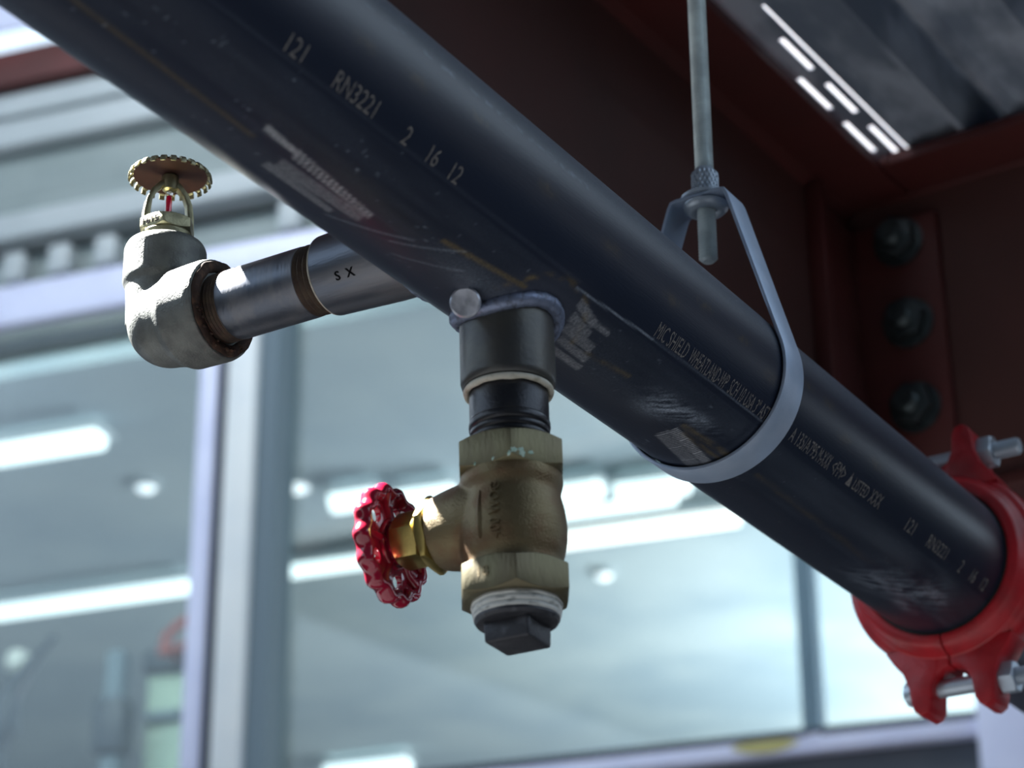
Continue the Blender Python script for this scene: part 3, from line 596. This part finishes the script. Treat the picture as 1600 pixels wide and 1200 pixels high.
link('stem', B().lathe([(.0045, .050), (.0045, .0625), (.003, .0635)], axm((0, 0, zc), D), 24), 'brass', valve)
# cast lettering, read upward on the camera side of the belly
me = text_mesh('400 WOG', .0050, .0250, .03, .004)
br = lambda q: float(np.interp(-q, [-z for r, z in BODY], [r for r, z in BODY]))
for v in me.vertices:
    x, y, z = v.co; zz = VZ(-.1512)+x; r_ = br(zz)+.0001+z*.022; a = radians(-109.5)-(y-.0025)/.0245
    v.co = (r_*cos(a), r_*sin(a), zz)
link('cast_lettering', me, 'bronze', valve, smooth=0)
b = B(); vs = []; lz = np.linspace(-.1500, -.1285, 12)
for i, z in enumerate(lz):
    hwid = .0030*sin(pi*min(1, (i+.0)/11))**.7*(1-.35*i/11)+.0001; r_ = br(VZ(z))
    for k_ in (-1, 0, 1): a = radians(-128)+k_*hwid/.0245; vs.append(((r_+(.0007 if k_ == 0 else -.0003))*cos(a), (r_+(.0007 if k_ == 0 else -.0003))*sin(a), VZ(z)))
link('cast_mark', b.add(vs, [(i*3+k_, i*3+k_+1, i*3+k_+4, i*3+k_+3) for i in range(11) for k_ in (0, 1)]), 'bronze', valve)
me = text_mesh('18', .0045, .0050, .02, .0)
for v in me.vertices: x, y, z = v.co; q = Vector((cos(radians(-120)), sin(radians(-120)))); tv = Vector((-q.y, q.x)); p = q*(.0254*cos(pi/6)+z*.01)+tv*(x-.0045); v.co = (p.x, p.y, VZ(-.1665)+y)
link('cast_lettering', me, 'bronze', valve, smooth=0)
b = B()
for x, z, s_ in ((.0012, -.1138, .0013), (.0045, -.1142, .0017), (.0082, -.1136, .0010), (-.0008, -.1155, .0010), (-.0075, -.1160, .0007), (-.0150, -.1164, .0006)):
    sx = 1 if x > 0 else -1; q = Vector((cos(radians(-60 if x > 0 else -120)), sin(radians(-60 if x > 0 else -120)))); yv = -.0249+abs(x)*math.tan(radians(30))
    b.lathe([(s_, 0), (s_*.7, .0002), (0, .0003)], axm((x, yv, VZ(z)), (q.x, q.y, 0)), 18, wav=lambda a: .25*sin(2*a+x*900)+.2*sin(5*a+x*300))
link('verdigris_spots', b, 'verdigris', valve)
# handwheel
hw = empty('handwheel', Matrix()); hw.parent = valve; hw.matrix_local = axm((0, 0, zc), D) @ Matrix.Translation((0, 0, .0588)) @ Matrix.Rotation(radians(20), 4, 'Z')
NL = 14; wav = lambda a: .045*cos(NL*a)
b = B(); sec = 12; vs = []; n = 168
for i in range(n):
    a = 2*pi*i/n; Rr = .0234*(1+.045*cos(NL*a))
    for j in range(sec):
        q = 2*pi*j/sec; vs.append(((Rr+.0029*cos(q))*cos(a), (Rr+.0029*cos(q))*sin(a), .0042*sin(q)))
link('rim', b.add(vs, [(i*sec+j, ((i+1) % n)*sec+j, ((i+1) % n)*sec+(j+1) % sec, i*sec+(j+1) % sec) for i in range(n) for j in range(sec)]), 'red_paint', hw, smooth=80)
cut = []
for i in range(5):
    a = 2*pi*i/5+.3; c_ = B().lathe([(.0031, -.01), (.0031, .01)], Matrix.Translation((.0160*cos(a), .0160*sin(a), 0)) @ Matrix.Rotation(a, 4, 'Z') @ Matrix.Scale(1.25, 4, (0, 1, 0)), 28); cut.append(c_)
disc = B().lathe([(0, -.0030), (.0080, -.0030), (.0110, -.0010), (.0190, .0000), (.0225, -.0015), (.0225, .0013), (.0190, .0026), (.0110, .0016), (.0080, .0000), (0, .0)], seg=72)
link('web', boolean(disc, cut, .0005), 'red_paint', hw, smooth=50)
link('hub', B().lathe([(.0045, -.0060), (.0078, -.0058), (.0086, -.0045), (.0088, .0022), (.0070, .0036), (.0, .0036)], seg=40), 'red_paint', hw, smooth=60)
link('web_ridge', B().ring([(.0104+.0011*cos(q), .0001+-.0016+.0013*sin(q)) for q in np.linspace(0, 2*pi, 10, endpoint=False)], seg=56), 'red_paint', hw, smooth=80)
for i in range(5):
    a = 2*pi*i/5+.3+pi/5
    link('spoke', B().tube([(.0085*cos(a), .0085*sin(a), -.0012), (.016*cos(a), .016*sin(a), -.0002), (.0225*cos(a), .0225*sin(a), -.0012)], [.0022, .0018, .0026], 10), 'red_paint', hw, smooth=80)
link('wheel_nut', addm(B(), hexnut(.0055, .003, 0), Matrix.Translation((0, 0, .0036))), 'brass', hw)
tag(valve, 'bronze angle valve with red scalloped handwheel hanging under the pipe', 'valve')
# plug with tape
plug = empty('pipe_plug', MV @ Matrix.Translation((.0006, 0, -.1745)))
PZ = lambda z: z+.1745
link('taped_thread', B().lathe([(.0165, PZ(-.1690)), (.0188, PZ(-.1722)), (.0190, PZ(-.1735)), (.0180, PZ(-.1741)), (.0186, PZ(-.1748)), (.0185, PZ(-.1760)), (.0176, PZ(-.1766)), (.0182, PZ(-.1772)), (.0180, PZ(-.1784)), (.0172, PZ(-.1790)), (.0166, PZ(-.1795))], seg=72, wav=lambda a: .012*sin(5*a)+.008*sin(11*a+1)), 'tape', plug, smooth=60)
link('threaded_shoulder', B().lathe([(.0166, PZ(-.1780)), (.0176, PZ(-.1790)), (.0177, PZ(-.1800)), (.0168, PZ(-.1814)), (.010, PZ(-.1818))], seg=64), 'plug', plug)
ps = .0102; mm = Matrix.Rotation(radians(-27), 4, 'Z')
b = B(); q = [(-ps, -ps), (ps, -ps), (ps, ps), (-ps, ps)]
b.add([mm @ Vector((x*1.04, y*1.04, PZ(-.1790))) for x, y in q]+[mm @ Vector((x, y, PZ(-.1905))) for x, y in q], [(0, 1, 2, 3), (4, 5, 6, 7)[::-1]]+[(i, (i+1) % 4, 4+(i+1) % 4, 4+i) for i in range(4)])
link('square_head', b, 'plug', plug, bevel=.0012, bseg=3)
tag(plug, 'black square-head plug with white thread tape under the bronze valve', 'plug')

# ================================================================ HANGER
SR = .199
rod = empty('threaded_rod', MP @ Matrix.Translation((SR, 0, .0745)))
link('rod_shaft', B().lathe([(.0030, 0), (.0042, .0012)]+threads(.0050, .0012, .46, .0018, .0016)+[(0, .46)], seg=24), 'rod', rod, smooth=0)
tag(rod, 'zinc threaded rod hanging down from above into the hanger nut', 'rod')
hg = empty('pipe_hanger', MP @ Matrix.Translation((SR, 0, 0)))
ri, zt2, yt = .0455, .1095, .0165
d_ = hypot(zt2, yt); ft = atan2(zt2, yt)-math.acos((ri+.0008)/d_)
path = [(-yt+.001, zt2)]
path = [(0, zt2), (-yt+.004, zt2), (-yt+.0012, zt2-.0006), (-yt-.0004, zt2-.004)]
for i in range(49):
    a = ft-(pi+2*ft)*i/48; path.append((-(ri+.0008)*cos(a), (ri+.0008)*sin(a)))
path += [(yt+.0004, zt2-.004), (yt-.0012, zt2-.0006), (yt-.004, zt2)]
n = len(path); vs = []
for i, (y, z) in enumerate(path):
    p = path[(i-1) % n]; q = path[(i+1) % n]; ty, tz = q[0]-p[0], q[1]-p[1]; l = hypot(ty, tz); ny, nz_ = -tz/l, ty/l
    lean = -.007*(1-(z+.046)/.155); wv = .0100 if z < .1 else .0105
    for dx, dn in ((-wv, -.0009), (wv, -.0009), (wv, .0009), (-wv, .0009)): vs.append((lean+dx, y+ny*dn, z+nz_*dn))
link('strap', B().add(vs, [(i*4+j, i*4+(j+1) % 4, ((i+1) % n)*4+(j+1) % 4, ((i+1) % n)*4+j) for i in range(n) for j in range(4)]), 'strap', hg, smooth=30, bevel=.0003)
# knurled nut above, flanged washer below
kn = B(); seg_ = 36; zs = np.linspace(.1125, .1275, 13); vs = []
for i, z in enumerate(zs):
    for j in range(seg_*2):
        a = 2*pi*j/(seg_*2); k = ((j//2+i//2) % 2)*.0007; r_ = .0066+k
        if i in (0, len(zs)-1): r_ = .0062
        vs.append((r_*cos(a), r_*sin(a), z))
m2 = seg_*2; fs = [(i*m2+j, i*m2+(j+1) % m2, (i+1)*m2+(j+1) % m2, (i+1)*m2+j) for i in range(len(zs)-1) for j in range(m2)]
kn.add(vs, fs+[tuple(range(m2))[::-1], tuple((len(zs)-1)*m2+j for j in range(m2))]); kn.lathe([(.0062, .1275), (.0048, .1295), (.0045, .1296)], seg=24)
link('knurled_nut', kn, 'zinc', hg, smooth=15)
link('washer', B().lathe([(.0130, .1104), (.0132, .1120), (.0085, .1126), (.0050, .1126)], seg=40), 'zinc', hg)
link('swivel_washer', B().ring([(.0052, .1085), (.0052, .1045), (.0075, .1035), (.0098, .1040), (.0118, .1060), (.0120, .1075), (.0100, .1085)], seg=48), 'zinc', hg, smooth=40)
tag(hg, 'galvanised loop strap hanger wrapped around the black pipe', 'pipe hanger')

# ================================================================ RED GROOVED COUPLING
cp = empty('pipe_coupling', MP @ Matrix.Translation((.483, 0, 0)))
# section (radius, along)
sec_ = [(.0452, .000), (.0470, -.001), (.0520, .0005), (.0545, .004), (.0565, .0105), (.0600, .0125), (.0618, .0160), (.0622, .0230), (.0618, .0320), (.0600, .0355), (.0565, .0375), (.0545, .0440), (.0520, .0475), (.0460, .048), (.0452, .046)]
def lug_poly(s_):                                            # (y, z) outline of a lower ear
    return [(y, -.048+(z+.048)*.9) for y, z in [(s_*.0008, -.048), (s_*.0008, -.0635), (s_*.0045, -.0640), (s_*.0095, -.0680), (s_*.0125, -.0750), (s_*.0135, -.0870), (s_*.0160, -.0920), (s_*.0205, -.0935), (s_*.0245, -.0905), (s_*.0262, -.0840), (s_*.0270, -.0740), (s_*.0300, -.0640), (s_*.0350, -.0570), (s_*.0400, -.0480), (s_*.020, -.046)]]
for s_ in (-1, 1):
    b = B(); mr_ = Matrix(((0, 0, 1, 0), (1, 0, 0, 0), (0, 1, 0, 0), (0, 0, 0, 1)))   # (x,y,z)->(z->x, x->y, y->z)
    a0, a1 = (-pi/2+.006, pi/2-.006)
    prof_ = sec_
    ringb = B().ring([(r, z) for r, z in prof_], None, 40, a0, a1)
    b.add([(p[2], s_*p[0], p[1]) for p in map(Vector, ringb.v)], ringb.f)
    for sg in (1, -1):
        poly = [(y, sg*z) for y, z in lug_poly(s_)]
        b.prism(poly, .011, .036, mr_)
    half = link('housing_half', b, 'red_clamp', cp, smooth=38, bevel=.0011, bseg=2)
link('gasket', B().lathe([(.0446, -.0002), (.0460, -.0004), (.0461, .003)], axm((0, 0, 0), (1, 0, 0)), 72, caps=False), 'rubber', cp)
for zb in (-.0715, .0715):
    bo = link('bolt', B().lathe([(.0052, -.028), (.0055, .022), (.0055, .0265)]+threads(.0055, .0265, .051, .0018, .0006)+[(.0045, .052), (0, .052)], axm((.0235, 0, zb), (0, -1, 0)), 28), 'zinc', cp, smooth=20)
    link('bolt_head', B().lathe([(.0085, -.0262), (.0085, -.029), (.007, -.0325), (.003, -.0345), (0, -.035)], axm((.0235, 0, zb), (0, -1, 0)), 28), 'zinc', bo)
    link('nut', addm(B(), hexnut(.0102, .0095, radians(10)), axm((.0235, -.0268, zb), (0, -1, 0))), 'zinc', bo, smooth=25, bevel=.0002)
tag(cp, 'red painted two-bolt grooved coupling clamped round the pipe at right', 'pipe coupling')
